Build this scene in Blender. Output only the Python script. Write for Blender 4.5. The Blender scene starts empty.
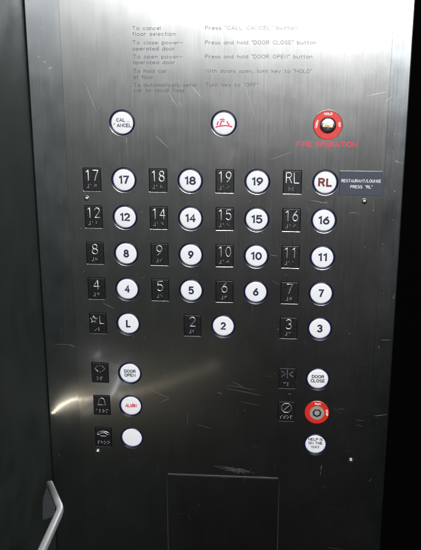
import bpy, bmesh, math, random
from mathutils import Vector, Matrix

random.seed(7)
S = bpy.context.scene
C = S.collection
MM = 0.001

# ------------------------------------------------------------------ camera
F, YAW, PITCH, ROLL = 850.0, -0.0793044, 0.2922720, -0.0016807
CAM = Vector((153.5866, -835.3442, 154.408)) * MM
fw = Vector((math.sin(YAW) * math.cos(PITCH), math.cos(YAW) * math.cos(PITCH), -math.sin(PITCH)))
r0 = fw.cross(Vector((0, 0, 1))).normalized()
u0 = r0.cross(fw)
cr, sr = math.cos(ROLL), math.sin(ROLL)
rt, up = cr * r0 + sr * u0, -sr * r0 + cr * u0
cd = bpy.data.cameras.new('camera')
cam = bpy.data.objects.new('camera', cd)
C.objects.link(cam)
M = Matrix((rt, up, -fw)).transposed().to_4x4()
M.translation = CAM
cam.matrix_world = M
cd.sensor_fit = 'VERTICAL'
cd.sensor_height = 24.0
cd.lens = F / 550.0 * 24.0
cd.clip_start = 0.01
cd.clip_end = 50
S.camera = cam

# ------------------------------------------------------------------ light
w = bpy.data.worlds.new('World')
S.world = w
w.use_nodes = True
bg = w.node_tree.nodes['Background']
bg.inputs['Color'].default_value = (0.95, 1.0, 0.97, 1)
bg.inputs['Strength'].default_value = 0.003


def area(name, loc, target, sx, sy, power, col, spread=math.pi):
    l = bpy.data.lights.new(name, 'AREA')
    l.shape = 'RECTANGLE'
    l.size, l.size_y, l.energy, l.color, l.spread = sx, sy, power, col, spread
    o = bpy.data.objects.new(name, l)
    C.objects.link(o)
    o.location = loc
    d = Vector(target) - Vector(loc)
    o.rotation_euler = d.to_track_quat('-Z', 'Y').to_euler()
    return o


area('cabin_light', (0.06, -1.8, 0.475), (0.08, 0, -0.1), 1.5, 0.25, 63, (0.97, 0.985, 1.0))

GLOW = 0.36
# unseen lamps added only to draw the warm slanting streak in the steel, low at the left: a row of small
# lamps running down along the side wall, facing the panel
STREAK = [(-88, -262), (-79, -253), (-67, -246), (-56, -243), (-34, -240), (0, -234), (32, -223), (60, -211), (84, -201), (96, -196)]
STREAK_L = [2.4, 5.2, 5.5, 3.8, 2.7, 2.0, 1.4, 0.9, 0.5, 0.25]
for (xa, za), (xb, zb), la, lb in zip(STREAK, STREAK[1:], STREAK_L, STREAK_L[1:]):
    for k in range(3):
        q = k / 3
        px_, pz_ = xa + (xb - xa) * q, za + (zb - za) * q
        dx_, dy_, dz_ = px_ - CAM.x / MM, CAM.y / MM, pz_ - CAM.z / MM
        t_ = (-89.5 - px_) / dx_
        loc_ = Vector((-89.5, dy_ * t_, pz_ + dz_ * t_)) * MM
        if -loc_.y > 2.7 or -loc_.y < 0.004:
            continue
        sz_ = 0.0040 + 0.022 * -loc_.y
        area('streak_helper', loc_, loc_ + Vector((0.45, 1, 0.25)), sz_, sz_ * .6, GLOW * (la + (lb - la) * q) * math.pi * sz_ * sz_ * .6, (1.0, 0.86, 0.66), math.radians(100))

S.view_settings.view_transform = 'Standard'
S.view_settings.look = 'None'
S.view_settings.exposure = 0
S.view_settings.gamma = 1


# ------------------------------------------------------------------ materials
class N:
    def __init__(s, name):
        s.m = bpy.data.materials.new(name)
        s.m.use_nodes = True
        s.t = s.m.node_tree
        s.b = s.t.nodes['Principled BSDF']

    def n(s, typ, **k):
        o = s.t.nodes.new(typ)
        for a, v in k.items():
            setattr(o, a, v)
        return o

    def l(s, a, b):
        s.t.links.new(a, b)

    def set(s, **k):
        for a, v in k.items():
            s.b.inputs[a.replace('_', ' ')].default_value = v
        return s

    def coord(s, scale):
        tc = s.n('ShaderNodeTexCoord')
        mp = s.n('ShaderNodeMapping')
        mp.inputs['Scale'].default_value = scale
        s.l(tc.outputs['Object'], mp.inputs['Vector'])
        return mp.outputs[0]

    def noise(s, scale, sc=1.0, detail=3.0, rough=0.55):
        n = s.n('ShaderNodeTexNoise')
        n.inputs['Scale'].default_value = sc
        n.inputs['Detail'].default_value = detail
        n.inputs['Roughness'].default_value = rough
        s.l(s.coord(scale), n.inputs['Vector'])
        return n.outputs['Fac']

    def rng(s, src, a, b, c, d):
        m = s.n('ShaderNodeMapRange')
        for i, v in zip(('From Min', 'From Max', 'To Min', 'To Max'), (a, b, c, d)):
            m.inputs[i].default_value = v
        s.l(src, m.inputs['Value'])
        return m.outputs['Result']

    def math(s, op, a, b):
        m = s.n('ShaderNodeMath', operation=op)
        for i, v in enumerate((a, b)):
            if isinstance(v, (int, float)):
                m.inputs[i].default_value = v
            else:
                s.l(v, m.inputs[i])
        return m.outputs[0]


def plain(name, col, rough=0.5, metal=0.0, var=0.0, vscale=300, **k):
    n = N(name)
    n.set(Base_Color=(*col, 1), Roughness=rough, Metallic=metal, **k)
    f = n.noise((1, 1, 1), vscale)
    n.l(n.rng(f, 0.3, 0.7, max(0, rough - 0.06 - var), min(1, rough + 0.06 + var)), n.b.inputs['Roughness'])
    return n.m


def brushed(name, col, r0_, r1_, aniso=0.35, streak=0.05, smudge=0.05, coat=0.6):
    n = N(name)
    n.set(Metallic=1.0, Anisotropic=aniso, Coat_Weight=coat, Coat_Roughness=0.08, Coat_IOR=2.4)
    tg = n.n('ShaderNodeTangent', direction_type='RADIAL', axis='Z')
    n.l(tg.outputs[0], n.b.inputs['Tangent'])
    fine = n.noise((2600, 2600, 26), 1, 2)
    mid = n.noise((800, 800, 9), 1, 3)
    blot = n.noise((16, 16, 11), 1, 4, 0.6)
    blot2 = n.noise((60, 60, 45), 1, 3, 0.6)
    a = n.rng(fine, 0.25, 0.75, -streak, streak)
    b = n.rng(mid, 0.3, 0.7, -streak * 0.7, streak * 0.7)
    c = n.rng(blot, 0.3, 0.75, -smudge, smudge)
    d = n.rng(blot2, 0.35, 0.75, -smudge * 0.35, smudge * 0.5)
    r = n.math('ADD', n.math('ADD', a, b), n.math('ADD', c, d))
    r = n.math('ADD', r, (r0_ + r1_) / 2)
    n.l(r, n.b.inputs['Roughness'])
    mix = n.n('ShaderNodeMix', data_type='RGBA')
    mix.inputs[6].default_value = (*[x * 0.89 for x in col], 1)
    mix.inputs[7].default_value = (*col, 1)
    n.l(n.rng(n.math('ADD', n.math('MULTIPLY', fine, 0.6), n.math('MULTIPLY', mid, 0.4)), 0.35, 0.65, 0, 1), mix.inputs[0])
    n.l(mix.outputs[2], n.b.inputs['Base Color'])
    bp = n.n('ShaderNodeBump')
    bp.inputs['Strength'].default_value = 0.05
    bp.inputs['Distance'].default_value = 0.00004
    n.l(fine, bp.inputs['Height'])
    n.l(bp.outputs[0], n.b.inputs['Normal'])
    return n.m


STEEL = brushed('brushed_steel', (0.60, 0.60, 0.585), 0.23, 0.24, aniso=0.2, streak=0.0065, smudge=0.014)
STRIP = brushed('worn_steel', (0.52, 0.545, 0.555), 0.23, 0.25, aniso=0.2, streak=0.0065, smudge=0.025)
DOORM = brushed('door_steel', (0.57, 0.57, 0.555), 0.23, 0.24, aniso=0.2, streak=0.0065, smudge=0.014)
SHINY = plain('polished_steel', (0.78, 0.78, 0.77), 0.26, 1.0)
RAILM = plain('satin_rail_steel', (0.80, 0.80, 0.81), 0.40, 0.45)
NAVY = plain('navy_plastic', (0.007, 0.008, 0.050), 0.28)
def acrylic():
    n = N('white_acrylic')
    n.set(Coat_Weight=0.4, Coat_Roughness=0.12)
    f = n.noise((170, 170, 170), 1, 4, 0.65)
    oi = n.n('ShaderNodeObjectInfo')
    mix = n.n('ShaderNodeMix', data_type='RGBA')
    mix.inputs[6].default_value = (0.93, 0.94, 0.955, 1)
    mix.inputs[7].default_value = (0.85, 0.85, 0.85, 1)
    k = n.math('ADD', n.rng(f, 0.45, 0.8, 0, .8), n.math('MULTIPLY', oi.outputs['Random'], 0.25))
    n.l(k, mix.inputs[0])
    n.l(mix.outputs[2], n.b.inputs['Base Color'])
    n.l(n.rng(f, 0.3, 0.7, 0.28, 0.45), n.b.inputs['Roughness'])
    return n.m


WHITE = acrylic()
BLACK = plain('black_plate_enamel', (0.006, 0.006, 0.007), 0.38, vscale=900, var=0.05)
NUMER = plain('raised_pewter', (0.80, 0.80, 0.84), 0.42, 1.0, vscale=1500, var=0.08)
INKNAVY = plain('navy_ink', (0.012, 0.015, 0.055), 0.5)
INKRED = plain('red_ink', (0.72, 0.04, 0.09), 0.5)
INKMAROON = plain('maroon_ink', (0.20, 0.012, 0.015), 0.5)
ENGRAVE = plain('engraving_fill', (0.085, 0.088, 0.115), 0.36, 0.3)
ENGRAVEK = plain('black_engraving_fill', (0.002, 0.002, 0.002), 0.8)
REDPAINT = plain('red_enamel', (0.72, 0.022, 0.012), 0.38)
REDFILL = plain('red_engraving_fill', (0.80, 0.05, 0.085), 0.6)
WHITEINK = plain('white_ink', (0.85, 0.85, 0.85), 0.5)
SIGNM = plain('slate_blue_laminate', (0.035, 0.041, 0.070), 0.45, vscale=2000)
CHROME = plain('dark_chrome', (0.50, 0.51, 0.55), 0.24, 1.0)
BRASS = plain('brass', (0.75, 0.58, 0.32), 0.35, 1.0)
NICKEL = plain('nickel', (0.50, 0.46, 0.41), 0.5, 0.55)
DARKHOLE = plain('dark_cavity', (0.004, 0.004, 0.004), 0.9)
BRACKM = plain('dull_bracket_steel', (0.07, 0.075, 0.085), 0.5, 0.6)
SCRATCH_GLINT = plain('bare_scratch_and_glint', (0.42, 0.42, 0.41), 0.45, 0.9, vscale=2500, var=0.15)
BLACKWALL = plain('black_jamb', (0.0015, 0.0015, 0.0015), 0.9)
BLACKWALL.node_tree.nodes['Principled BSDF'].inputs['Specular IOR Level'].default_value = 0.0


def wall_mat():
    n = N('dark_green_laminate')
    n.set(Roughness=0.5, Specular_IOR_Level=0.3)
    f = n.noise((900, 900, 900), 1, 3, 0.7)
    g = n.noise((30, 30, 30), 1, 4)
    mix = n.n('ShaderNodeMix', data_type='RGBA')
    mix.inputs[6].default_value = (0.009, 0.015, 0.012, 1)
    mix.inputs[7].default_value = (0.026, 0.042, 0.034, 1)
    n.l(n.rng(n.math('ADD', n.math('MULTIPLY', f, 0.7), n.math('MULTIPLY', g, 0.3)), 0.35, 0.65, 0, 1), mix.inputs[0])
    n.l(mix.outputs[2], n.b.inputs['Base Color'])
    n.l(n.rng(g, 0.3, 0.7, 0.45, 0.55), n.b.inputs['Roughness'])
    bp = n.n('ShaderNodeBump')
    bp.inputs['Strength'].default_value = 0.25
    bp.inputs['Distance'].default_value = 0.0002
    n.l(f, bp.inputs['Height'])
    n.l(bp.outputs[0], n.b.inputs['Normal'])
    return n.m


GREEN = wall_mat()


# ------------------------------------------------------------------ helpers (all lengths in mm; the panel face is the plane y = 0)
def link(name, me, mat, parent=None, loc=(0, 0, 0), smooth=False):
    me.name = name
    me.materials.clear()
    me.materials.append(mat)
    for p in me.polygons:
        p.material_index = 0
        p.use_smooth = smooth
    o = bpy.data.objects.new(name, me)
    C.objects.link(o)
    o.location = Vector(loc) * MM
    if parent:
        o.parent = parent
    return o


def bm_mesh(bm):
    me = bpy.data.meshes.new('m')
    bmesh.ops.recalc_face_normals(bm, faces=bm.faces)
    bm.to_mesh(me)
    bm.free()
    me.transform(Matrix.Scale(MM, 4))
    return me


def box(bm, x0, x1, y0, y1, z0, z1, bev=0.0):
    g = bmesh.ops.create_cube(bm, size=1)
    vs = g['verts']
    for v in vs:
        v.co = Vector((x0 if v.co.x < 0 else x1, y0 if v.co.y < 0 else y1, z0 if v.co.z < 0 else z1))
    if bev:
        es = list({e for v in vs for e in v.link_edges})
        bmesh.ops.bevel(bm, geom=es, offset=bev, segments=2, profile=0.6, affect='EDGES')


def lathe(prof, n=64):
    """profile of (radius, y) turned about the y axis; -y faces the viewer"""
    bm = bmesh.new()
    rings = []
    for r, y in prof:
        if r < 1e-6:
            rings.append([bm.verts.new((0, y, 0))])
        else:
            rings.append([bm.verts.new((r * math.cos(2 * math.pi * i / n), y, r * math.sin(2 * math.pi * i / n))) for i in range(n)])
    for a, b in zip(rings, rings[1:]):
        for i in range(n):
            j = (i + 1) % n
            if len(a) == 1 and len(b) > 1:
                bm.faces.new((a[0], b[i], b[j]))
            elif len(b) == 1 and len(a) > 1:
                bm.faces.new((a[i], a[j], b[0]))
            elif len(a) > 1:
                bm.faces.new((a[i], a[j], b[j], b[i]))
    return bm


def curve_to_mesh(cu, rotate=True):
    o = bpy.data.objects.new('tmp', cu)
    C.objects.link(o)
    dg = bpy.context.evaluated_depsgraph_get()
    dg.update()
    me = bpy.data.meshes.new_from_object(o.evaluated_get(dg))
    bpy.data.objects.remove(o)
    bpy.data.curves.remove(cu)
    if rotate:
        me.transform(Matrix.Rotation(math.pi / 2, 4, 'X'))
    return me


def circle_pts(cx, cz, r, n=72):
    return [(cx + r * math.cos(2 * math.pi * i / n), cz + r * math.sin(2 * math.pi * i / n)) for i in range(n)]


def rect_pts(x0, x1, z0, z1, r=0.6):
    pts = []
    for cx, cz, a in ((x1 - r, z1 - r, 0), (x0 + r, z1 - r, 90), (x0 + r, z0 + r, 180), (x1 - r, z0 + r, 270)):
        for k in range(4):
            t = math.radians(a + 30 * k)
            pts.append((cx + r * math.cos(t), cz + r * math.sin(t)))
    return pts


def sheet(loops, thick, bev):
    """a flat sheet with holes, front face at y=0, rounded edges"""
    cu = bpy.data.curves.new('sheet', 'CURVE')
    cu.dimensions = '2D'
    cu.fill_mode = 'BOTH'
    for L in loops:
        sp = cu.splines.new('POLY')
        sp.points.add(len(L) - 1)
        for p, (x, z) in zip(sp.points, L):
            p.co = (x, z, 0, 1)
        sp.use_cyclic_u = True
    cu.extrude = thick / 2 - bev
    cu.bevel_depth = bev
    cu.bevel_resolution = 2
    cu.offset = -bev
    me = curve_to_mesh(cu)
    me.transform(Matrix.Translation((0, thick / 2, 0)))
    me.transform(Matrix.Scale(MM, 4))
    return me


def tubes(paths, r, y=0.0, squash=1.0, res=3):
    """raised strokes: each path is a list of (x, z)"""
    cu = bpy.data.curves.new('tube', 'CURVE')
    cu.dimensions = '3D'
    for L in paths:
        closed = len(L) > 2 and L[0] == L[-1]
        pts = L[:-1] if closed else L
        sp = cu.splines.new('POLY')
        sp.points.add(len(pts) - 1)
        for p, (x, z) in zip(sp.points, pts):
            p.co = (x, 0, z, 1)
        sp.use_cyclic_u = closed
    cu.bevel_depth = r
    cu.bevel_resolution = res
    cu.use_fill_caps = True
    me = curve_to_mesh(cu, rotate=False)
    for v in me.vertices:
        v.co.y = v.co.y * squash + y
    me.transform(Matrix.Scale(MM, 4))
    return me


def arc(cx, cy, rx, ry, a0, a1, n=14):
    return [(cx + rx * math.cos(math.radians(a0 + (a1 - a0) * i / n)), cy + ry * math.sin(math.radians(a0 + (a1 - a0) * i / n))) for i in range(n + 1)]


GL = {
    '0': [arc(.3, .5, .27, .48, 90, 450, 24)],
    '1': [[(.10, .82), (.32, 1), (.32, 0)]],
    '2': [arc(.3, .72, .27, .27, 165, -35, 14) + [(.03, .03), (.6, .03)]],
    '3': [arc(.29, .75, .25, .24, 155, -90, 14), arc(.29, .26, .28, .26, 90, -155, 14)],
    '4': [[(.45, 0), (.45, 1), (.0, .32), (.62, .32)]],
    '5': [[(.56, 1), (.1, 1), (.06, .56)] + arc(.29, .33, .29, .32, 125, -150, 16)],
    '6': [arc(.3, .31, .27, .30, 90, 450, 20), [(.47, .99), (.22, .72), (.06, .45), (.03, .31)]],
    '7': [[(.02, 1), (.58, 1), (.36, .5), (.22, 0)]],
    '8': [arc(.3, .76, .23, .23, 90, 450, 20), arc(.3, .27, .28, .26, 90, 450, 20)],
    '9': [arc(.3, .69, .27, .30, 90, 450, 20), [(.13, .01), (.38, .28), (.54, .55), (.57, .69)]],
    'R': [[(.04, 0), (.04, 1), (.35, 1)] + arc(.35, .76, .24, .24, 90, -90, 10) + [(.04, .52)], [(.34, .52), (.62, 0)]],
    'L': [[(.06, 1), (.06, 0), (.58, 0)]],
}


def glyphs(s, h, cw, gap, cx, ztop):
    out = []
    tot = len(s) * cw + (len(s) - 1) * gap
    x = cx - tot / 2
    for ch in s:
        for st in GL[ch]:
            out.append([(x + px / .62 * cw, ztop - h + pz * h) for px, pz in st])
        x += cw + gap
    return out



UP = {
    'A': [[(0, 0), (.32, 1), (.64, 0)], [(.1, .33), (.54, .33)]],
    'C': [arc(.33, .5, .31, .48, 42, 318, 18)],
    'D': [[(.05, 0), (.05, 1), (.28, 1)] + arc(.28, .5, .32, .5, 80, -80, 12) + [(.28, 0), (.05, 0)]],
    'E': [[(.56, 1), (.05, 1), (.05, 0), (.58, 0)], [(.05, .52), (.5, .52)]],
    'F': [[(.56, 1), (.05, 1), (.05, 0)], [(.05, .5), (.48, .5)]],
    'G': [arc(.33, .5, .31, .48, 45, 330, 18) + [(.62, .3), (.62, .46), (.36, .46)]],
    'H': [[(.05, 0), (.05, 1)], [(.6, 0), (.6, 1)], [(.05, .52), (.6, .52)]],
    'I': [[(.05, 0), (.05, 1)]],
    'K': [[(.05, 0), (.05, 1)], [(.58, 1), (.05, .4)], [(.22, .58), (.6, 0)]],
    'L': [[(.05, 1), (.05, 0), (.54, 0)]],
    'M': [[(.05, 0), (.05, 1), (.38, .1), (.71, 1), (.71, 0)]],
    'N': [[(.05, 0), (.05, 1), (.6, 0), (.6, 1)]],
    'O': [arc(.34, .5, .32, .49, 90, 450, 24)],
    'P': [[(.05, 0), (.05, 1), (.34, 1)] + arc(.34, .75, .24, .25, 80, -90, 10) + [(.05, .5)]],
    'R': [[(.05, 0), (.05, 1), (.36, 1)] + arc(.36, .76, .23, .24, 80, -90, 10) + [(.05, .52)], [(.36, .52), (.6, 0)]],
    'S': [arc(.3, .75, .25, .24, 35, 260, 12) + arc(.3, .26, .28, .25, 80, -145, 12)],
    'T': [[(0, 1), (.6, 1)], [(.3, 1), (.3, 0)]],
    'U': [[(.05, 1), (.05, .3)] + arc(.33, .28, .28, .27, 180, 360, 10) + [(.61, 1)]],
    'W': [[(0, 1), (.2, 0), (.42, .95), (.64, 0), (.84, 1)]],
    'Y': [[(0, 1), (.3, .48), (.6, 1)], [(.3, .48), (.3, 0)]],
    '/': [[(0, -.05), (.4, 1.05)]], '-': [[(.08, .42), (.5, .42)]], '"': [[(.05, 1.05), (.05, .78)], [(.2, 1.05), (.2, .78)]],
    ',': [[(.08, .06), (.0, -.18)]], '.': [[(.05, 0), (.05, .08)]], ' ': [],
}
LO = {
    'a': [arc(.26, .33, .24, .32, 20, 340, 16), [(.5, .66), (.5, 0)]],
    'b': [[(.04, 1), (.04, 0)], arc(.28, .33, .24, .32, 160, -160, 16)],
    'c': [arc(.27, .33, .25, .32, 45, 315, 14)],
    'd': [arc(.26, .33, .24, .32, 20, 340, 16), [(.5, 1), (.5, 0)]],
    'e': [[(.04, .35), (.5, .35)] + arc(.27, .33, .24, .32, 5, 310, 16)],
    'f': [[(.36, .98), (.2, .96), (.14, .8), (.14, 0)], [(0, .64), (.32, .64)]],
    'h': [[(.04, 1), (.04, 0)], [(.04, .4)] + arc(.26, .42, .22, .22, 160, 0, 8) + [(.48, 0)]],
    'i': [[(.04, .66), (.04, 0)], [(.04, .86), (.04, .96)]],
    'k': [[(.04, 1), (.04, 0)], [(.42, .66), (.04, .26)], [(.16, .38), (.46, 0)]],
    'l': [[(.04, 1), (.04, 0)]],
    'm': [[(.04, .66), (.04, 0)], [(.04, .42)] + arc(.2, .46, .16, .19, 160, 0, 8) + [(.36, 0)], [(.36, .42)] + arc(.52, .46, .16, .19, 160, 0, 8) + [(.68, 0)]],
    'n': [[(.04, .66), (.04, 0)], [(.04, .4)] + arc(.26, .42, .22, .22, 160, 0, 8) + [(.48, 0)]],
    'o': [arc(.27, .33, .25, .32, 90, 450, 20)],
    'p': [[(.04, .66), (.04, -.3)], arc(.28, .33, .24, .32, 160, -160, 16)],
    'r': [[(.04, .66), (.04, 0)], [(.04, .38), (.14, .6), (.34, .64)]],
    's': [arc(.22, .49, .18, .16, 30, 260, 10) + arc(.22, .17, .2, .17, 80, -150, 10)],
    't': [[(.14, .92), (.14, .12), (.22, 0), (.34, .02)], [(0, .64), (.32, .64)]],
    'u': [[(.04, .66), (.04, .22)] + arc(.26, .22, .22, .21, 180, 360, 8) + [(.48, .66)]],
    'w': [[(0, .66), (.16, 0), (.32, .6), (.48, 0), (.64, .66)]],
    'y': [[(0, .66), (.24, .04)], [(.48, .66), (.24, .04), (.1, -.28)]],
}


def letter_bm(body, height, width, cx=0, cz=0, wt=0.09, y=0.0, depth=0.05, align='CENTER', rot=0.0, bm=None, gap=.24, space=.42):
    """engraver's lettering: strokes of even width wt (share of the cap height)"""
    paths = []
    x = 0.0
    for ch in body:
        st = GL.get(ch) if ch.isdigit() else (LO.get(ch) or UP.get(ch) or [])
        if ch == ' ':
            x += space
            continue
        mx = max(q[0] for L in st for q in L)
        mn = min(q[0] for L in st for q in L)
        for L in st:
            paths.append([(x + q[0] - mn, q[1]) for q in L])
        x += mx - mn + gap
    tot = x - gap
    inner = width - wt * height
    sx = inner / tot if tot > 0.01 else 1
    k = height * (1 - wt)
    ox = -inner / 2 if align == 'CENTER' else 0
    hw = wt * height / 2
    if bm is None:
        bm = bmesh.new()
    cr_, sr_ = math.cos(rot), math.sin(rot)

    lift_ = 0.0

    def vert(px, pz):
        return bm.verts.new((cx + px * cr_ + pz * sr_, y - depth - lift_, cz - px * sr_ + pz * cr_))
    for ip, L in enumerate(paths):
        pts = [Vector((ox + q[0] * sx, q[1] * k - k / 2)) for q in L]
        clean = [pts[0]]
        for q in pts[1:]:
            if (q - clean[-1]).length > 1e-4 * height:
                clean.append(q)
        closed = len(clean) > 3 and (clean[0] - clean[-1]).length < 1e-3 * height
        if closed:
            clean = clean[:-1]
        n = len(clean)
        rows_ = []
        for i, q in enumerate(clean):
            lift_ = 0.006 * (ip % 5) + 0.0025 * i
            a = clean[i - 1] if (closed or i) else None
            b = clean[(i + 1) % n] if (closed or i < n - 1) else None
            d1 = (q - a).normalized() if a is not None else (b - q).normalized()
            d2 = (b - q).normalized() if b is not None else d1
            n1, n2 = Vector((-d1.y, d1.x)), Vector((-d2.y, d2.x))
            m_ = n1 + n2
            if m_.length < 0.3:
                m_ = n1.copy()
                f_ = 1
            else:
                m_.normalize()
                f_ = min(1.6, 1 / max(.5, m_.dot(n1)))
            e0 = q.copy()
            if not closed and i == 0:
                e0 -= d1 * hw * .5
            if not closed and i == n - 1:
                e0 += d1 * hw * .5
            rows_.append((vert(*(e0 + m_ * hw * f_)), vert(*(e0 - m_ * hw * f_))))
        seq = list(zip(rows_, rows_[1:] + ([rows_[0]] if closed else [])))
        for A, B in seq:
            try:
                bm.faces.new((A[0], A[1], B[1], B[0]))
            except ValueError:
                pass
    return bm


BR = {'#': (3, 4, 5, 6), '1': (1,), '2': (1, 2), '3': (1, 4), '4': (1, 4, 5), '5': (1, 5), '6': (1, 2, 4), '7': (1, 2, 4, 5),
      '8': (1, 2, 5), '9': (2, 4), '0': (2, 4, 5), 'r': (1, 2, 3, 5), 'l': (1, 2, 3), 'o': (1, 3, 5), 'p': (1, 2, 3, 4),
      'c': (1, 4), 'a': (1,), 'm': (1, 3, 4), 'h': (1, 2, 5), 't': (2, 3, 4, 5), 's': (2, 3, 4), '*': (3, 5), 'n': (1, 3, 4, 5)}


def braille(s, cx, cz, y, p=1.45, cell=3.9, r=0.52):
    bm = bmesh.new()
    x = cx - ((len(s) - 1) * cell + p) / 2
    for ch in s:
        for d in BR[ch]:
            c, q = divmod(d - 1, 3)
            g = bmesh.ops.create_icosphere(bm, subdivisions=2, radius=r)
            for v in g['verts']:
                v.co = Vector((v.co.x + x + c * p, v.co.y * 0.8 + y, v.co.z + cz + (1 - q) * p))
        x += cell
    return bm_mesh(bm)


def part(name, me, mat, parent, label=None, **k):
    o = link(name, me, mat, parent, **k)
    if label:
        o['label'] = label
    return o


# ------------------------------------------------------------------ the setting
def struct(name, bm, mat):
    o = link(name, bm_mesh(bm), mat)
    o['kind'] = 'structure'
    return o


XL, XR, ZT, ZB = -92.0, 277.5, 330.0, -620.0       # the steel front return round the panel
bm = bmesh.new()
box(bm, XL, XR, 2.6, 60, ZB, ZT, 1.1)
o = struct('wall_front', bm, STRIP)
o['label'] = 'worn brushed steel wall strip showing on both sides of the control panel'
o['category'] = 'wall'
bm = bmesh.new()
box(bm, XL - 30, XL - 0.8, -2900, 60, ZB - 500, ZT + 500)
o = struct('wall_left', bm, GREEN)
o['label'] = 'dark green laminate side wall left of the steel control panel'
o['category'] = 'wall'
bm = bmesh.new()
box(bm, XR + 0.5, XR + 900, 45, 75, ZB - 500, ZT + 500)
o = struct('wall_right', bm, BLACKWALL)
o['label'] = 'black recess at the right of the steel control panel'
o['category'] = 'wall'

# ------------------------------------------------------------------ the control panel
panel = bpy.data.objects.new('control_panel', None)
C.objects.link(panel)
panel['label'] = 'brushed steel lift control panel with round white floor buttons and black braille plates'
panel['category'] = 'control panel'

PX = 67.0
RZ = {'17': 0, '12': -38.37, '8': -76.75, '4': -115.12, 'L': -153.5, 'cc': 56.9, 'open': -210.2, 'al': -248.6, 'bl': -287.0}
XE = 201.0
PLO = -32.3
R_HOLE, R_OUT, R_IN = 12.7, 12.5, 11.0

floors = [('17', 0, '17'), ('18', 1, '17'), ('19', 2, '17'), ('RL', 3, '17'),
          ('12', 0, '12'), ('14', 1, '12'), ('15', 2, '12'), ('16', 3, '12'),
          ('8', 0, '8'), ('9', 1, '8'), ('10', 2, '8'), ('11', 3, '8'),
          ('4', 0, '4'), ('5', 1, '4'), ('6', 2, '4'), ('7', 3, '4'),
          ('L', 0, 'L'), ('2', 1.5, 'L'), ('3', 3, 'L')]
spots = [(c * PX, RZ[r], t) for t, c, r in floors]
specials = [(0, RZ['cc'], 'CALL CANCEL'), (1.5 * PX, RZ['cc'], 'HAT'), (0, RZ['open'], 'DOOR OPEN'), (XE, RZ['open'], 'DOOR CLOSE'),
            (0, RZ['al'], 'ALARM'), (0, RZ['bl'], 'BLANK'), (XE, RZ['bl'], 'HELP')]
keys = [(XE + .3, RZ['cc'] - 0.6), (XE + .2, RZ['al'])]
plates = [(x + PLO, z, t) for x, z, t in spots] + [(PLO, RZ['open'], 'open'), (PLO + .5, RZ['al'], 'bell'), (PLO + .7, RZ['bl'], 'phone'),
                                                    (XE + PLO, RZ['open'], 'close'), (XE + PLO, RZ['al'], 'stop')]
PW, PH = 17.4, 22.8
DOOR = (38.3, 162.6, -560.0, -329.8)

loops = [rect_pts(-57.5, 258.3, ZB + 10, ZT - 10, 2)]
for x, z, _ in spots + specials:
    loops.append(circle_pts(x, z, R_HOLE)[::-1])
for x, z, _ in plates:
    loops.append(rect_pts(x - PW / 2 - .45, x + PW / 2 + .45, z - PH / 2 - .45, z + PH / 2 + .45, .8)[::-1])
loops.append(rect_pts(*DOOR, .8)[::-1])
part('faceplate', sheet(loops, 2.5, 0.24), STEEL, panel)

# backing behind the holes: the faceplate is screwed to the front return, the cavities are dark
bm = bmesh.new()
box(bm, -54, 255, 2.52, 2.57, ZB + 20, ZT - 20)
part('backing', bm_mesh(bm), DARKHOLE, panel)

# access door
d = part('access_door', sheet([rect_pts(DOOR[0] + .7, DOOR[1] - .7, DOOR[2] + .7, DOOR[3] - .6, .8)], 2.2, 0.6), DOORM, panel,
         'plain steel access door below the buttons')
d.location.y = 0.1 * MM

# buttons -----------------------------------------------------------
ring_me = bm_mesh(lathe([(R_OUT, 2.4), (R_OUT, 0.15), (R_OUT - .3, -0.25), (R_IN + .35, -0.25), (R_IN, 0.1), (R_IN, 2.4)]))
cap_prof = [(R_IN - .08, 2.4), (R_IN - .08, 1.5), (R_IN - .5, 1.15)] + [(R_IN * (1 - t), 1.15 - 0.35 * (1 - (1 - t) ** 2)) for t in (.2, .4, .6, .8, 1.0)]
cap_prof[-1] = (0, 0.8)
cap_me = bm_mesh(lathe(cap_prof))


def cap_y(x, z):
    t = min(1, math.hypot(x, z) / R_IN)
    return 1.15 - 0.35 * (1 - t * t)


def lift(bm):
    for v in bm.verts:
        v.co.y += cap_y(v.co.x, v.co.z) - 0.07
    return bm_mesh(bm)


def button(x, z, label, name='push_button'):
    me = cap_me.copy()
    b = part(name, me, WHITE, panel, label, loc=(x, 0, z), smooth=True)
    part('ring', ring_me.copy(), NAVY, b, smooth=False)
    for p in b.children[0].data.polygons:
        p.use_smooth = True
    return b


def subdiv(bm, n=1):
    return bm


for x, z, t in spots:
    b = button(x, z, 'round white floor button marked ' + t, 'floor_button')
    if t == 'RL':
        bmx = letter_bm('RL', 9.0, 14.0, wt=.22, gap=.34)
        mt = INKMAROON
    else:
        wd = {1: 6.1, 2: 12.0}[len(t)]
        wd = {'11': 9.6, '12': 11.2, '17': 11.2, '14': 11.6, 'L': 5.6}.get(t, wd)
        bmx = letter_bm(t, 8.8, wd * .95, wt=.21, gap=.30)
        mt = INKNAVY
    part('numeral', lift(bmx), mt, b)

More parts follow.
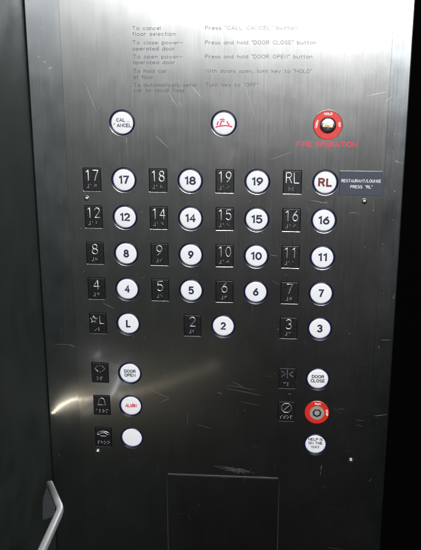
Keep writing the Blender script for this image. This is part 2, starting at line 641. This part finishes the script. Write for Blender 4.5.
for x, z, t in specials:
    if t == 'BLANK':
        button(x, z, 'round white button with no marking left', 'phone_button')
    elif t == 'CALL CANCEL':
        b = button(x, z, 'round white button with worn CALL CANCEL lettering', 'cancel_button')
        bmx = letter_bm('CAL', 3.7, 9.2, cx=-1.3, cz=2.6, wt=.2)
        letter_bm('ANCEL', 3.7, 14.8, wt=.2, cx=1.9, cz=-2.6, bm=bmx)
        for px in (4.4, 6.3):                       # what is left of the worn second L
            box(bmx, px, px + 1.1, 0, 0.05, 0.8, 1.35)
        box(bmx, -8.4, -6.9, 0, 0.05, -1.5, -0.95)   # and of the worn C
        box(bmx, -8.7, -8.2, 0, 0.05, -2.3, -1.5)
        part('lettering', lift(bmx), INKNAVY, b)
    elif t == 'HAT':
        b = button(x, z, 'round white button with a red outline of a fire helmet', 'fire_button')
        P = [[(-8.0, -3.9), (-6.5, -3.1), (-4.2, -2.7), (-1.0, -2.2), (2.5, -2.0), (5.5, -2.5), (7.6, -3.3)],
             [(4.5, -2.4), (6.2, -2.5), (8.2, -3.3)],
             [(-6.6, -1.6), (-6.2, 0.2), (-5.4, 2.0)], [(-3.6, -1.8), (-2.9, 0.4), (-2.2, 2.4)],
             [(-3.9, 3.2), (-2.6, 4.0), (-0.6, 4.2), (0.8, 3.4)], [(-2.9, 2.0), (-1.0, 2.4), (0.4, 1.7)],
             [(2.9, 2.3), (3.9, 0.4), (5.2, -1.6)]]
        me = tubes(P, 0.62, 0, 0.25, 2)
        for v in me.vertices:
            v.co.y += (cap_y(v.co.x / MM, v.co.z / MM) - 0.02) * MM
        part('helmet_mark', me, INKRED, b)
    else:
        lines = {'DOOR OPEN': [('DOOR', 12.6, 3.9, 2.2), ('OPEN', 12.0, 3.9, -2.4)],
                 'DOOR CLOSE': [('DOOR', 13.0, 3.9, 2.4), ('CLOSE', 15.2, 3.9, -2.3)],
                 'ALARM': [('ALARM', 12.6, 4.6, 0.3)],
                 'HELP': [('HELP IS', 15.6, 3.3, 5.6), ('ON THE', 15.4, 3.3, 1.3), ('WAY', 9.0, 3.3, -3.4)]}[t]
        nm = {'DOOR OPEN': ('door_open_button', 'round white button marked DOOR OPEN'),
              'DOOR CLOSE': ('door_close_button', 'round white button marked DOOR CLOSE'),
              'ALARM': ('alarm_button', 'round white button marked ALARM in red'),
              'HELP': ('help_indicator', 'round white indicator marked HELP IS ON THE WAY')}[t]
        b = button(x, z, nm[1], nm[0])
        bmx = bmesh.new()
        for s, wd, h, cz in lines:
            letter_bm(s, h, wd, cz=cz, wt=.2, bm=bmx)
        part('lettering', lift(bmx), INKRED if t == 'ALARM' else INKNAVY, b)

# braille plates ------------------------------------------------------
plate_bm = bmesh.new()
box(plate_bm, -PW / 2, PW / 2, -0.55, 2.4, -PH / 2, PH / 2, 0.45)
plate_me = bm_mesh(plate_bm)
YP = -0.55


def star(cx, cz, r):
    pts = [(cx + (r if i % 2 == 0 else r * .42) * math.sin(math.pi * i / 5), cz + (r if i % 2 == 0 else r * .42) * math.cos(math.pi * i / 5)) for i in range(10)]
    return pts + [pts[0]]


for x, z, t in plates:
    words = {'open': 'door open arrows', 'close': 'door close arrows', 'bell': 'a raised bell', 'phone': 'a raised telephone handset',
             'stop': 'a crossed-out octagon', 'L': 'a star and L'}
    p = part('braille_plate', plate_me.copy(), BLACK, panel, 'black braille plate with raised ' + words.get(t, t).replace('a raised ', ''), loc=(x, 0, z))
    rad, sq = 0.62, 1.15
    dots = None
    if t == 'open':
        P = [[(-2.2, 8.4), (-5.6, 4.9), (-2.2, 1.4)], [(2.0, 8.4), (5.4, 4.9), (2.0, 1.4)], [(0, 9.2), (0, 7.6)], [(0, 2.0), (0, .4)]]
        rad, dots = .42, 'do'[1:] + 'p'
    elif t == 'close':
        P = [[(-5.8, 8.0), (-2.2, 5.0), (-5.8, 2.0)], [(5.8, 8.0), (2.2, 5.0), (5.8, 2.0)], [(0, 9.8), (0, 0.2)]]
        rad, dots = .38, 'cl'
    elif t == 'bell':
        P = [[(-4.9, 0.6), (-3.6, 1.6), (-3.2, 5.2)] + arc(0, 5.4, 3.1, 3.2, 175, 5, 12) + [(3.2, 5.2), (3.6, 1.6), (4.9, 0.6), (-4.9, 0.6)], [(0, 8.6), (0, 9.6)]]
        rad, dots = .42, 'alrm'
    elif t == 'phone':
        P = [arc(0, 3.4, 6.8, 3.9, 150, 30, 12), arc(0, 3.0, 4.2, 2.4, 150, 30, 10), [(-6.4, 5.2), (-6.6, 3.2), (-3.6, 3.2)], [(6.4, 5.2), (6.6, 3.2), (3.6, 3.2)],
             [(-3.0, 1.4), (3.0, 1.4)]]
        rad, dots = .42, 'phon'
    elif t == 'stop':
        P = [[(5.6 * math.cos(math.radians(22.5 + 45 * k)), 4.2 + 5.6 * math.sin(math.radians(22.5 + 45 * k))) for k in range(9)], [(-2.4, 1.9), (2.6, 6.8)]]
        P[0][-1] = P[0][0]
        rad, dots = .42, 'stop'
    elif t == 'L':
        P = [star(-4.4, 4.2, 4.3)] + glyphs('L', 9.0, 5.4, 0, 4.2, 8.8)
        rad, dots = .45, '*l'
    else:
        one = len(t) == 1
        P = glyphs(t, 10.4, 6.4 if one else 5.7, 1.9, 0.1, 9.6)
        rad, dots = (.64 if z < -60 else .76 if z < -20 else .9), {'RL': 'rl'}.get(t, '#' + t)  # thicker strokes on the upper rows imitate their stronger highlight
    part('raised_symbol' if t in words and t != 'L' else 'raised_character', tubes(P, rad, YP, sq), NUMER, p, smooth=True)
    sp = 3.9 if len(dots) < 4 else 3.55
    part('braille', braille(dots, -0.6 if len(dots) < 4 else 0, -6.6, YP, cell=sp), NUMER, p, smooth=True)

# key switches --------------------------------------------------------
(kx, kz), (qx, qz) = keys
k = part('fire_key_switch', bm_mesh(lathe([(13.9, 0.0), (13.9, -0.9), (13.5, -1.25), (8.2, -1.25), (8.0, -1.0), (8.0, 0)], 96)), REDPAINT, panel,
         'red ringed key switch with a chrome barrel', loc=(kx, 0, kz))
part('trim_ring', bm_mesh(lathe([(14.3, 0), (14.3, -0.35), (14.0, -0.55), (13.8, -0.5), (13.8, 0)], 96)), SHINY, k)
prof = [(8.0, 0), (8.0, -2.2), (7.5, -3.1)] + [(7.5 * math.cos(a), -3.1 - 1.3 * math.sin(a)) for a in [math.pi / 2 * i / 7 for i in range(1, 8)]]
prof[-1] = (0, -4.4)
part('barrel', bm_mesh(lathe(prof)), CHROME, k, smooth=True)
bm = bmesh.new()
box(bm, -5.3, 3.6, -5.35, -4.6, -1.5, 1.1, 0.35)
box(bm, 0.5, 4.6, -5.5, -4.6, -1.9, 0.3, 0.3)
part('keyway', bm_mesh(bm), BRASS, k)
bm = bmesh.new()
box(bm, -3.6, 2.4, -5.6, -5.2, -0.45, 0.1, 0.05)
part('slot', bm_mesh(bm), DARKHOLE, k)
bmx = letter_bm('HOLD', 2.4, 8.0, cz=10.8, wt=.24, y=-1.25)
letter_bm('NORM', 2.2, 7.6, cx=-10.7, cz=1.0, wt=.24, y=-1.25, rot=math.radians(-80), bm=bmx)
letter_bm('OFF', 2.2, 4.8, cx=11.0, cz=0.6, wt=.24, y=-1.25, rot=math.radians(90), bm=bmx)
part('lettering', bm_mesh(bmx), WHITEINK, k)

k = part('stop_key_switch', bm_mesh(lathe([(12.9, 0.0), (12.9, -0.9), (12.5, -1.25), (8.0, -1.25), (7.9, -1.0), (7.9, 0)], 96)), REDPAINT, panel,
         'red ringed key switch with a dull tubular lock', loc=(qx, 0, qz))
part('barrel', bm_mesh(lathe([(7.9, 0), (7.9, -1.9), (7.5, -2.3), (4.5, -2.3), (4.4, -0.6), (3.0, -0.6), (2.9, -2.0), (2.6, -2.2), (0, -2.2)])), NICKEL, k)
part('keyway', bm_mesh(lathe([(4.35, -0.7), (4.35, -1.7), (3.1, -1.7), (3.1, -0.7)])), DARKHOLE, k)
bm = bmesh.new()
for i in range(7):
    a = math.radians(12 + 360 * i / 7)
    g = bmesh.ops.create_icosphere(bm, subdivisions=1, radius=0.62)
    for v in g['verts']:
        v.co = Vector((v.co.x + 4.5 * math.cos(a), v.co.y * .2 - 2.34, v.co.z + 4.5 * math.sin(a)))
part('pin', bm_mesh(bm), DARKHOLE, k)
bm = bmesh.new()
box(bm, -0.5, 0.5, -2.6, -1.6, 2.4, 4.5, 0.15)
part('notch', bm_mesh(bm), SHINY, k)
bmx = letter_bm('RUN', 2.2, 6.2, cz=10.3, cx=0.6, wt=.26, y=-1.25)
letter_bm('STOP', 2.2, 7.4, cx=10.5, cz=0.3, wt=.26, y=-1.25, rot=math.radians(85), bm=bmx)
part('lettering', bm_mesh(bmx), WHITEINK, k)

# screws --------------------------------------------------------------
for x, z, f in ((-38.9, -19.4, 1), (240.0, -18.4, 1), (-39.0, -305.3, 1), (239.8, -304.8, 1)):
    prof = [(2.75, 0.0), (2.75, -0.3)] + [(2.75 * math.cos(a), -0.3 - 1.6 * math.sin(a)) for a in [math.pi / 2 * i / 6 for i in range(1, 7)]]
    prof[-1] = (0, -1.9)
    s = part('screw', bm_mesh(lathe(prof, 32)), SHINY, panel, loc=(x, 0, z), smooth=True)
    part('socket', bm_mesh(lathe([(0.75, -1.3), (0.75, -1.93), (0, -1.95)], 6)), DARKHOLE, s)

# slate-blue sign -----------------------------------------------------
bm = bmesh.new()
box(bm, 214.9, 256.4, -1.3, 0.0, -12.2, 11.8, 0.3)
sg = part('floor_sign', bm_mesh(bm), SIGNM, panel, 'slate blue sign reading RESTAURANT/LOUNGE PRESS "RL"')
bmx = letter_bm('RESTAURANT/LOUNGE', 3.1, 38.5, cx=235.8, cz=2.3, wt=.15, y=-1.3)
letter_bm('PRESS  "RL"', 3.1, 21.5, cx=236.2, cz=-3.6, wt=.15, y=-1.3, bm=bmx)
part('lettering', bm_mesh(bmx), WHITEINK, sg)

# engraved writing ----------------------------------------------------
bmx = bmesh.new()
LN = [(146.4, 'To cancel', 27.5, 0), (141.2, 'floor selection', 41.5, 0), (133.2, 'To close power-', 48.5, 0), (127.6, 'operated door', 40.8, 0),
      (120.2, 'To open power-', 47.8, 0), (114.9, 'operated door', 40.8, 0), (106.7, 'To hold car', 32.6, 0), (101.0, 'at floor', 19.6, 0),
      (93.6, 'To automatically send', 60.5, 0), (88.5, 'car to recall floor', 50.0, 0),
      (146.6, 'Press "CALL CANCEL" button', 86.5, 1), (133.3, 'Press and hold "DOOR CLOSE" button', 105.0, 1),
      (120.4, 'Press and hold "DOOR OPEN" button', 101.8, 1), (107.0, 'With doors open, turn key to "HOLD"', 101.8, 1),
      (94.0, 'Turn key to "OFF"', 51.3, 1)]
for z, s, wd, c in LN:
    letter_bm(s, 3.7, wd, cx=(12.8 if c == 0 else 82.7), cz=z, align='LEFT', wt=.125, depth=0.12, bm=bmx, space=.6)
part('engraved_instructions', bm_mesh(bmx), ENGRAVE, panel)
bmx = letter_bm('FIRE OPERATION', 5.3, 57.8, cx=200.9, cz=37.8, wt=.16, depth=0.12)
part('engraved_heading', bm_mesh(bmx), REDFILL, panel, 'red engraved words FIRE OPERATION')
bmx = bmesh.new()
for s, z, wd in (('PUSH', -307.6, 15.5), ('EMERGENCY', -313.9, 35.5), ('PHONE', -320.2, 18.5)):
    letter_bm(s, 4.0, wd, cx=-1.5, cz=z, wt=.16, depth=0.12, bm=bmx)
part('engraved_phone_words', bm_mesh(bmx), ENGRAVEK, panel, 'black engraved words PUSH EMERGENCY PHONE')


# scratches and nicks in the steel ------------------------------------
def blocked(x, z):
    for bx, bz, _ in spots + specials:
        if math.hypot(x - bx, z - bz) < 13.3:
            return True
    for bx, bz in keys:
        if math.hypot(x - bx, z - bz) < 15:
            return True
    for bx, bz, _ in plates:
        if abs(x - bx) < PW / 2 + 1 and abs(z - bz) < PH / 2 + 1:
            return True
    return 214 < x < 257.5 and -13 < z < 12.5


def ribbon(bm, pts, wd, y=-0.03):
    if y > -1 and y < 0:
        keep = []
        for q in pts:
            if blocked(*q):
                if len(keep) > 1:
                    break
                keep = []
            else:
                keep.append(q)
        pts = keep
        if len(pts) < 2:
            return
    prev = None
    n = len(pts)
    for i, (x, z) in enumerate(pts):
        a = pts[max(0, i - 1)]
        b = pts[min(n - 1, i + 1)]
        dx, dz = b[0] - a[0], b[1] - a[1]
        L = math.hypot(dx, dz) or 1
        hw = wd * 0.5 * (0.25 + 0.75 * math.sin(math.pi * (i + .15) / (n - .7))) if n > 2 else wd * .5
        p = (bm.verts.new((x - dz / L * hw, y, z + dx / L * hw)), bm.verts.new((x + dz / L * hw, y, z - dx / L * hw)))
        if prev:
            bm.faces.new((prev[0], prev[1], p[1], p[0]))
        prev = p


def wob(x0, z0, x1, z1, n=7, j=0.25):
    return [(x0 + (x1 - x0) * i / n + random.uniform(-j, j), z0 + (z1 - z0) * i / n + random.uniform(-j, j)) for i in range(n + 1)]


bm = bmesh.new()
SC = [((-36, 97), (-25, 68), .40), ((46, 87), (55, 73), .45), ((67, 95), (80, 80), .40), ((56, 78), (60, 72), .3), ((4, 47), (4, 37), .45),
      ((33, 45), (46, 32), .4), ((18, -226), (42, -238), .55), ((42, -238), (33, -243), .5), ((105, -220), (135, -225), .35),
      ((104, -224), (142, -231), .4), ((110, -216), (122, -222), .35), ((95, -229), (99, -231), .7), ((118, -239), (140, -243), .3),
      ((62, -254), (62, -270), .3), ((72, -268), (88, -272), .3), ((12, 94), (10, 70), .22), ((237, 84), (256, 88), .45), ((255, 79), (262, 84), .5),
      ((120, 96), (132, 60), .15), ((186, -18), (206, -21), .4), ((225, -30), (234, -30), .35), ((196, -21), (205, -19), .25),
      ((20, -100), (-14, -128), .16), ((-26, -131), (-14, -137), .5), ((150, -102), (168, -112), .2), ((157, -155), (160, -156), .6),
      ((242, -256), (252, -257), .3), ((244, -262), (250, -263), .3), ((219, -415), (236, -417), .3), ((223, -244), (231, -244), .3),
      ((-40, -18), (-37, 12), .12), ((146, 22), (168, 30), .2), ((100, 5), (112, 34), .14), ((170, -228), (173, -229), .9),
      ((148, -75), (156, -76), .4), ((131, -77), (138, -78), .3)]
for a, b, wd in SC:
    ribbon(bm, wob(*a, *b), wd * .72)
for i in range(70):                                   # fine random hairlines
    x, z = random.uniform(-50, 250), random.uniform(-400, 150)
    a = random.choice((random.gauss(90, 14), random.uniform(0, 180), random.gauss(-10, 14)))
    L = random.uniform(3, 16)
    ribbon(bm, wob(x, z, x + L * math.cos(math.radians(a)), z + L * math.sin(math.radians(a)), 5, .12), random.uniform(.04, .10))
for i in range(60):                                   # tiny nicks
    x, z = random.uniform(-52, 252), random.uniform(-400, 150)
    ribbon(bm, [(x, z), (x + random.uniform(.3, 1.0), z + random.uniform(-.4, .4))], random.uniform(.3, .7))
# bare worn edges down both sides of the access door opening
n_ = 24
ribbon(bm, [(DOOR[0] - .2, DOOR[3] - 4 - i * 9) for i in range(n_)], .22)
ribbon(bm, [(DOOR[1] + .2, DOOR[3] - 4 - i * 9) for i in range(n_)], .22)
box(bm, DOOR[0] + 1, DOOR[1] - 1, -0.04, 0, DOOR[3] + .05, DOOR[3] + .6)  # bright strip stands in for light glinting on the door's top bevel
# smeared glue patch above the access door
for i in range(150):
    x = random.gauss(113, 8)
    z = -321.5 - (x - 113) * .12 + random.gauss(0, 1.3)
    L = random.uniform(1, 5)
    ribbon(bm, [(x, z), (x + L, z - L * .12 + random.uniform(-.2, .2))], random.uniform(.08, .22))
for i in range(9):
    x, z = random.gauss(110, 5), random.gauss(-320.5, .6)
    ribbon(bm, [(x, z), (x + random.uniform(.5, 1.5), z + random.uniform(-.3, .2))], random.uniform(.4, .7))
o = part('scratches', bm_mesh(bm), SCRATCH_GLINT, panel)
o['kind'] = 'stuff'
bm = bmesh.new()
for i in range(34):
    x = random.choice((random.uniform(-88, -60), random.uniform(260, 275)))
    z = random.uniform(-400, 160)
    L = random.uniform(.6, 6)
    ribbon(bm, wob(x, z, x + random.uniform(-.3, 1) * L * .5, z + random.uniform(-.8, .8) * L, 3, .1), random.uniform(.12, .45), y=2.56)
for a, b, wd in (((-76, 116), (-74, 114), .9), ((-71, 108), (-69, 110), 1.2), ((-82, 121), (-80, 119), .6), ((-66, -180), (-58, -183), .5),
                 ((-84, -180), (-60, -180), .25), ((262, -252), (276, -250), .5), ((264, -165), (275, -165), .35), ((268, 22), (272, 20), .5)):
    ribbon(bm, wob(*a, *b, 4, .2), wd, y=2.56)
o = link('scratches', bm_mesh(bm), SCRATCH_GLINT, bpy.data.objects['wall_front'])
o['kind'] = 'stuff'

# narrow vertical slit right of the access door
bm = bmesh.new()
box(bm, 207.3, 208.2, -0.06, 0.0, -323.5, -312.0)
sl = part('slit', bm_mesh(bm), DARKHOLE, panel)
bm = bmesh.new()
ribbon(bm, [(208.3, -311.5), (208.5, -313.5), (208.2, -316.2), (208.0, -317.5)], 1.3, -0.09)
ribbon(bm, [(207.7, -320), (207.9, -324)], .7, -0.09)
part('worn_edge', bm_mesh(bm), BRASS, sl)

# ------------------------------------------------------------------ handrail on the side wall
rail = bpy.data.objects.new('handrail', None)
C.objects.link(rail)
rail['label'] = 'satin steel handrail with an angled end on the dark green side wall, lower left'
rail['category'] = 'handrail'


def bar(points, w_, h_):
    """flat bar of w_ (across) by h_ (tall) along a horizontal polyline"""
    bm = bmesh.new()
    prev = None
    NB = 20
    n = len(points)
    for i, p in enumerate(points):
        p = Vector(p)
        a = Vector(points[max(0, i - 1)])
        b = Vector(points[min(n - 1, i + 1)])
        t = (b - a).normalized()
        s = Vector((-t.y, t.x, 0)).normalized()
        ring = []
        for q in range(NB):
            a_ = 2 * math.pi * (q + .5) / NB
            ca, sa = math.cos(a_), math.sin(a_)
            ring.append(bm.verts.new(p + s * (w_ / 2 * math.copysign(abs(ca) ** .55, ca)) + Vector((0, 0, h_ / 2 * math.copysign(abs(sa) ** .55, sa)))))
        if prev:
            for q in range(NB):
                bm.faces.new((prev[q], prev[(q + 1) % NB], ring[(q + 1) % NB], ring[q]))
        else:
            bm.faces.new(ring)
        prev = ring
    bm.faces.new(prev[::-1])
    return bm_mesh(bm)


ZR = -300
part('rail', bar([(-71.7, -81, ZR), (-51.3, -121, ZR), (-49.2, -126.5, ZR), (-48.6, -134, ZR), (-49, -205, ZR), (-51, -213, ZR), (-57, -220, ZR), (-91, -240, ZR)], 6.8, 7.8), RAILM, rail, smooth=True)
bm = bmesh.new()
vs = [bm.verts.new(p) for p in ((-72, -90, ZR + 2), (-54, -126, ZR + 2), (-52, -138, ZR + 2), (-61, -146, ZR + 2), (-70, -112, ZR + 2))]
f = bm.faces.new(vs)
r = bmesh.ops.extrude_face_region(bm, geom=[f])
for v in r['geom']:
    if isinstance(v, bmesh.types.BMVert):
        v.co.z -= 2
part('end_plate', bm_mesh(bm), BRACKM, rail)
bm = bmesh.new()
box(bm, -92, -86, -252, -228, ZR - 12, ZR + 12, 1.5)
part('wall_flange', bm_mesh(bm), RAILM, rail)
